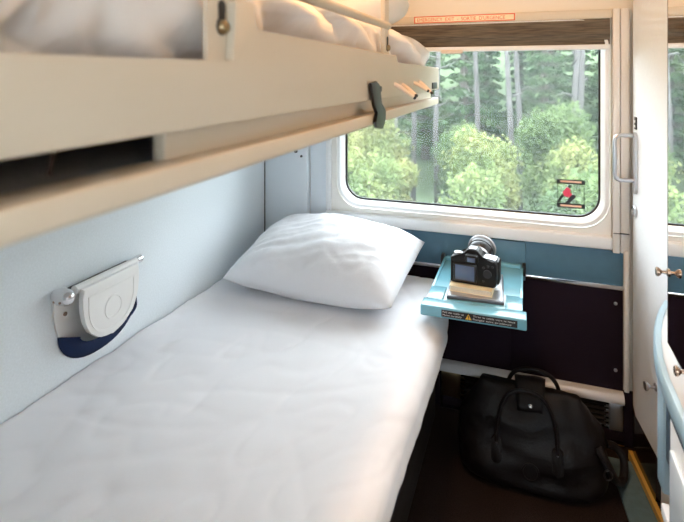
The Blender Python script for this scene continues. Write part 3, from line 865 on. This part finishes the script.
# ------------------------------------------------------------------ handbag
bgx, bgy = .015, 1.755
bag = thing('handbag', 'slouchy black leather handbag with round handles on the carpet', 'bag', (bgx, bgy, 0))
b = NB()
rings = []
LV = 26
for j in range(LV + 1):
    t = j / LV
    z = .008 + .268 * t
    hw = .212 + .018 * math.sin(math.pi * min(1, t * 1.25)) - .075 * max(0, t - .45) ** 1.3 * 1.6
    hd = .118 * (1 - .80 * t ** 1.7)
    if t < .12: k_ = .82 + .18 * math.sqrt(1 - ((.12 - t) / .12) ** 2); hw *= k_; hd *= k_
    ring = []
    n = 60
    for k in range(n):
        a = 2 * math.pi * k / n
        c, s = math.cos(a), math.sin(a)
        x = hw * math.copysign(abs(c) ** .55, c); y = hd * math.copysign(abs(s) ** .6, s)
        f = noise.noise(Vector((x * 9, y * 6, z * 12))) * .016 + abs(noise.noise(Vector((x * 16 + z * 9, y * 4, z * 14 - x * 8)))) * -.014
        f *= min(1, t * 5)
        x += c * f; y += s * f
        zz = z
        # top edge dips in the middle-right and rises at the ends
        zz -= max(0, t - .5) * (.030 * math.cos(x * 12) ** 2 - .045 * max(0, -x - .02) * 2)
        zz -= max(0, t - .55) * .22 * max(0, x - .06)
        ring.append((bgx + x, bgy + y, zz))
    rings.append(ring)
loft(b, rings); obj('bag_body', b, 'leather', bag, angle=180)
# flap over the opening
b = NB()
rings = []
for j in range(13):
    f = j / 12
    a = f * 1.9
    y = bgy + .050 - .085 * f * 1.25; z = .275 + .018 * math.sin(math.pi * f) - .055 * f * f
    rings.append([(bgx + q, y + .004 * math.sin(q * 60), z + .006 * math.cos(q * 20)) for q in [(-.048 + .096 * i / 8) * (1 - .25 * f * f) for i in range(9)]])
loft(b, rings, close_u=False, caps=False); fl = obj('flap', b, 'leather', bag); md = fl.modifiers.new('thickness', 'SOLIDIFY'); md.thickness = .004
b = NB(); lathe(b, [(0, .0065), (.003, .006), (.005, .003)], (bgx + .0, bgy - .048, .238), (0, -.8, .6), 14); o = obj('snap', b, 'chrome', bag); o['label'] = 'silver snap button'
# two handles
def handle(y, lean, xs, zt, zb):
    b = NB(); pts = []
    xc = (xs[0] + xs[1]) / 2; hwid = (xs[1] - xs[0]) / 2
    for k in range(25):
        a = math.pi * k / 24
        f = math.sin(a)
        pts.append((xc - hwid * 1.0 * math.copysign(abs(math.cos(a)) ** .75, math.cos(a)), y + lean * f ** .8, zb + (zt - zb) * f ** .9))
    tube(b, pts, .0065, 10); return obj('handle', b, 'leather', bag)
h1 = handle(1.657, .034, (-.083, .092), .292, .140)
h2 = handle(1.80, -.02, (-.055, .105), .315, .225)
for x in (-.083, .092):
    b = NB(); prism(b, rounded_rect(x - .016, x + .016, .085, .152, .014, 5), 'y', 1.650, 1.662, .002)
    for v in b.verts: v.co.y += (v.co.z - .12) * .32
    obj('handle_tab', b, 'leather', bag)
    b = NB(); lathe(b, [(0, .004), (.003, .003)], (x, 1.657, .138), (0, -1, .1), 10); obj('rivet', b, 'steel', bag)
b = NB()
lathe(b, [(0, .026), (.003, .026), (.004, .021), (.002, .020), (.002, .0005)], (bgx + .0, 1.649, .075), (0, -1, .12), 28); o = obj('embossed_emblem', b, 'leather', bag)
# strap bundle on the right
b = NB()
pts = [Vector((.205, 1.70, .16)), Vector((.225, 1.685, .13)), Vector((.245, 1.70, .085)), Vector((.262, 1.74, .045)), Vector((.285, 1.79, .021)), Vector((.292, 1.82, .06)), Vector((.270, 1.83, .09)), Vector((.24, 1.82, .10))]
fine = []
for i in range(len(pts) - 1):
    p0 = pts[max(i - 1, 0)]; p1 = pts[i]; p2 = pts[i + 1]; p3 = pts[min(i + 2, len(pts) - 1)]
    for k in range(6):
        t = k / 6
        fine.append(.5 * ((2 * p1) + (p2 - p0) * t + (2 * p0 - 5 * p1 + 4 * p2 - p3) * t * t + (3 * p1 - p0 - 3 * p2 + p3) * t ** 3))
tube(b, fine, .012, 8); obj('shoulder_strap', b, 'nylon', bag)
b = NB()
q = Vector((.228, 1.675, .105))
tube(b, [q + Vector((.010 * math.cos(a), -.004, .014 * math.sin(a))) for a in [2 * math.pi * k / 16 for k in range(17)]], .0025, 8); o = obj('strap_ring', b, 'lens', bag)

# ------------------------------------------------------------------ mirror cabinet and washstand on the right
MX = .285
mc = thing('mirror_cabinet', 'mirror-fronted wall cabinet over the washstand', 'cabinet', (.38, 1.05, Z(-.60)))
b = NB(); box(b, MX + .012, XR - .002, .45, 1.265, Z(-.57), 2.0, .003); obj('cabinet_body', b, 'door', mc)
b = NB(); box(b, MX + .001, MX + .012, .45, 1.267, Z(-.57), 2.0); dr = obj('mirror_door', b, 'mirror_edge', mc)
b = NB(); box(b, MX, MX + .0012, .46, 1.257, Z(-.566), 1.99); mi = obj('mirror_glass', b, 'mirror', mc, False)
knob(mc, Vector((MX, 1.254, Z(-.417))), (-1, 0, 0), 'bronze', .75)
knob(mc, Vector((MX, 1.11, Z(-.550))), (-1, 0, 0), 'bronze', .75)
ws = thing('washstand', 'pale washstand with curved light blue worktop edge', 'washstand', (.36, 1.0, .36))
WZ = Z(-.61)
curve = [(.352, 1.600), (.330, 1.545), (.310, 1.485), (.292, 1.420), (.276, 1.345), (.266, 1.280), (.259, 1.20), (.257, 1.10), (.257, .95), (.257, .45)]
b = NB(); prism(b, [(p[0] + .012, p[1] - .008) for p in curve] + [(XR - .002, .45), (XR - .002, 1.285), (.405, 1.29), (.376, 1.52)], 'z', WZ - .028, WZ, .002); obj('worktop', b, 'counter', ws)
b = NB()
rings = []
for p in curve:
    rings.append([(p[0] + .014, p[1] - .008, WZ + .004), (p[0] + .004, p[1] - .002, WZ + .004), (p[0], p[1], WZ - .002), (p[0], p[1], WZ - .030), (p[0] + .004, p[1] - .002, WZ - .036), (p[0] + .014, p[1] - .008, WZ - .036)])
loft(b, rings); o = obj('worktop_edge', b, 'vanity_blue', ws); o['label'] = 'curved light blue worktop edge'
b = NB()
rings = []
for p in curve[3:]:
    rings.append([(p[0] + .016, p[1] - .02, WZ - .036), (p[0] + .006, p[1] - .02, WZ - .036), (p[0] + .006, p[1] - .02, WZ - .052), (p[0] + .016, p[1] - .02, WZ - .052)])
loft(b, rings); obj('under_edge', b, 'vanity_navy', ws)
b = NB(); box(b, .274, .30, 1.250, 1.300, .385, WZ - .03, .004); o = obj('corner_post', b, 'vanity_blue', ws)
b = NB(); box(b, .280, XR - .004, 1.165, 1.252, .46, WZ - .03, .002); o = obj('side_panel', b, 'vanity_navy', ws)
b = NB(); box(b, .285, XR - .004, .47, 1.165, .36, WZ - .03, .002); obj('cabinet_body', b, 'vanity_navy', ws)
for y0_, y1_ in ((.83, 1.160), (.49, .82)):
    b = NB(); box(b, .266, .286, y0_, y1_, .38, WZ - .055, .004); dd = obj('cabinet_door', b, 'white', ws)
    b = NB(); box(b, .258, .266, y0_ + .03, y1_ - .03, .42, WZ - .10, .003); obj('door_panel', b, 'counter', dd)
b = NB(); box(b, .268, .30, .47, 1.24, .352, .376, .003); obj('bottom_rail', b, 'white', ws)

# ------------------------------------------------------------------ warm ceiling lamp in the middle of the cabin, above the picture
cl_ = thing('ceiling_lamp_offscreen', 'round warm ceiling lamp in the middle of the cabin ceiling', 'lamp', (-.32, .95, 2.15))
b = NB(); lathe(b, [(0, .12), (.02, .12), (.025, .11)], (-.32, .95, 2.149), (0, 0, -1), 28); obj('lamp_housing', b, 'lamp_body', cl_)
b = NB(); lathe(b, [(.0255, .105), (.032, .09), (.036, .05)], (-.32, .95, 2.149), (0, 0, -1), 28); M['neutral'] = emit_mat('ceiling_diffuser', (1.0, .56, .26), 80); obj('diffuser', b, 'neutral', cl_)

# ------------------------------------------------------------------ outside: bank, shrubs, conifers, trunks
b = NB()
gx, gy = 40, 30
gr = []
for j in range(gy + 1):
    y = 2.4 + 30 * (j / gy) ** 1.3
    row = []
    for i in range(gx + 1):
        x = -22 + 44 * i / gx
        z = -1.6 + max(0, y - 4) * .10 + max(0, y - 14) * .35 + .35 * noise.noise(Vector((x * .3, y * .3, 0)))
        row.append(b.verts.new((x, y, z)))
    gr.append(row)
for j in range(gy):
    for i in range(gx):
        b.faces.new((gr[j][i], gr[j][i + 1], gr[j + 1][i + 1], gr[j + 1][i]))
struct('ground', b, 'ground', 'grassy railway bank outside the window')
def gz(x, y): return -1.6 + max(0, y - 4) * .10 + max(0, y - 14) * .35 + .35 * noise.noise(Vector((x * .3, y * .3, 0)))

def leaf_quads(pts, size, flat=0.0, rnd=random):
    verts, faces = [], []
    for p, s in pts:
        a = Vector((rnd.gauss(0, 1), rnd.gauss(0, 1), rnd.gauss(0, 1) * (1 - flat))).normalized()
        c = a.cross(Vector((rnd.gauss(0, 1), rnd.gauss(0, 1), rnd.gauss(0, 1)))).normalized()
        k = len(verts)
        a = a * s; c = c * s * .5
        verts += [p - a, p + c, p + a, p - c]
        faces.append((k, k + 1, k + 2, k + 3))
    return verts, faces
def mesh_from(name, verts, faces, m):
    me = bpy.data.meshes.new(name); me.from_pydata([tuple(v) for v in verts], [], faces); me.materials.append(M[m]); me.update()
    return me
def shrub_meshes(seed):
    r = random.Random(seed)
    blobs = [(Vector((r.uniform(-.27, .27), r.uniform(-.25, .25), r.uniform(.25, 2.0))), r.uniform(.18, .37)) for _ in range(18)]
    pts = []
    for c, rad in blobs:
        for _ in range(1000):
            d = Vector((r.gauss(0, 1), r.gauss(0, 1), r.gauss(0, 1))).normalized()
            q = c + d * rad * (r.random() ** .55) * r.choice((.75, .9, 1.0, 1.12)); q.z = max(.05, q.z)
            pts.append((q, r.uniform(.018, .042)))
    f = mesh_from('shrub_foliage', *leaf_quads(pts, 0, 0, r), 'leaf')
    b = NB()
    for c, rad in blobs[:6]:
        tube(b, [(0, 0, -.3), c * .5 + Vector((0, 0, .05)), c], .02, 6, radii=[.025, .016, .006])
    me = bpy.data.meshes.new('shrub_stems'); b.to_mesh(me); b.free(); me.materials.append(M['bark'])
    return f, me
def conifer_meshes(seed, h):
    r = random.Random(seed)
    pts = []
    z = .5
    bb = NB()
    tube(bb, [(0, 0, -.5), (0, 0, h * .5), (0, 0, h)], .1, 8, radii=[.11, .07, .01])
    while z < h:
        f = 1 - z / h
        nb = 7
        for k in range(nb):
            a = r.uniform(0, 6.28); L = (.18 + .50 * f) * r.uniform(.7, 1.15)
            d = Vector((math.cos(a), math.sin(a), 0))
            tip = d * L + Vector((0, 0, z - .18 * L))
            tube(bb, [(0, 0, z), (d * L * .5 + Vector((0, 0, z + .02))), tip], .01, 4, cap=False, radii=[.018, .011, .004])
            for _ in range(int(110 * L) + 14):
                t = r.uniform(.12, 1.0)
                side = Vector((-d.y, d.x, 0)) * r.gauss(0, .14) * (1.1 - t * .6)
                q = d * L * t + side + Vector((0, 0, z - .18 * L * t * t - r.random() * .10))
                pts.append((q, r.uniform(.04, .08)))
        z += .20 + .08 * r.random()
    f = mesh_from('conifer_foliage', *leaf_quads(pts, 0, .4, r), 'needle')
    me = bpy.data.meshes.new('conifer_trunk'); bb.to_mesh(me); bb.free(); me.materials.append(M['bark'])
    return f, me
def plant(name, label, cat, group, meshes, parts, loc, rz, s):
    t = thing(name, label, cat, loc, group); t.rotation_euler = (0, 0, rz); t.scale = (s, s, s)
    for me, pn in zip(meshes, parts):
        o = bpy.data.objects.new(pn, me); C.objects.link(o); o.parent = t
        if pn == 'foliage': o['kind'] = 'stuff'
    return t
SH = [shrub_meshes(k) for k in range(4)]
CF = [conifer_meshes(20 + k, 4.6) for k in range(4)]
rp = random.Random(5)
tr = []
for k in range(3):
    b = NB(); r = random.Random(50 + k)
    tube(b, [(0, 0, -.4), (.05 * r.gauss(0, 1), .05, 1.5), (.08 * r.gauss(0, 1), 0, 3.2), (.1 * r.gauss(0, 1), 0, 5.2)], .07, 8, radii=[.055, .045, .035, .015])
    for _ in range(12):
        z = r.uniform(1.2, 4.8); a = r.uniform(0, 6.28); L = r.uniform(.12, .32)
        tube(b, [(0, 0, z), (math.cos(a) * L * .5, math.sin(a) * L * .5, z + .05), (math.cos(a) * L, math.sin(a) * L, z + .25 * r.uniform(-1, 1))], .01, 5, radii=[.018, .012, .004])
    me = bpy.data.meshes.new('pale_trunk'); 
    for f in b.faces: f.smooth = True
    b.to_mesh(me); b.free(); me.materials.append(M['birch']); tr.append(me)
def half(meshes, sc): return max(max(abs(v.co.x), abs(v.co.y)) for me in meshes for v in me.vertices) * sc
def grow(rows, depth, kinds, sc, make, gap=(.0, .10)):
    '''plants standing shoulder to shoulder in staggered rows, each on its own patch'''
    q = 0
    for y0 in rows:
        x = -.56 * y0 - 1.0 + rp.uniform(0, .6); end = .30 * y0 + 1.0
        while x < end:
            ms = kinds[(q * 3 + rp.randrange(2)) % len(kinds)]; q += 1
            s_ = rp.uniform(*sc); h = half(ms, s_)
            x += h + .01
            j = max(0, depth / 2 - h - .01)
            make(ms, (x, y0 + rp.uniform(-j, j)), rp.randrange(4) * math.pi / 2, s_)
            x += h + rp.uniform(*gap)
def shrub_at(ms, p, rz, s_): plant('shrub', 'yellow-green leafy shrub on the bank outside the window', 'shrub', 'shrubs on the railway bank', ms, ('foliage', 'stems'), (p[0], p[1], gz(*p) - .1), rz, s_)
def conifer_at(ms, p, rz, s_): plant('conifer', 'dark green young conifer standing behind the shrubs outside', 'tree', 'conifers behind the shrubs', ms, ('foliage', 'trunk'), (p[0], p[1], gz(*p) - .1), rz, s_)
def bare_at(ms, p, rz, s_):
    o = bpy.data.objects.new('bare_tree', ms[0]); C.objects.link(o); o.location = (p[0], p[1], gz(*p)); o.rotation_euler = (0, 0, rz)
    tag(o, 'slim pale bare-branched tree trunk among the conifers outside', 'tree', 'bare trunks among the conifers')
grow((4.9, 6.25, 7.6), 1.34, SH, (.72, 1.05), shrub_at, (0, .02))
grow((8.62, 9.30), .66, [(m_,) for m_ in tr], (1, 1), bare_at, (.05, .55))
grow((10.52, 12.28, 14.04, 15.8), 1.74, CF, (.85, 1.08), conifer_at)
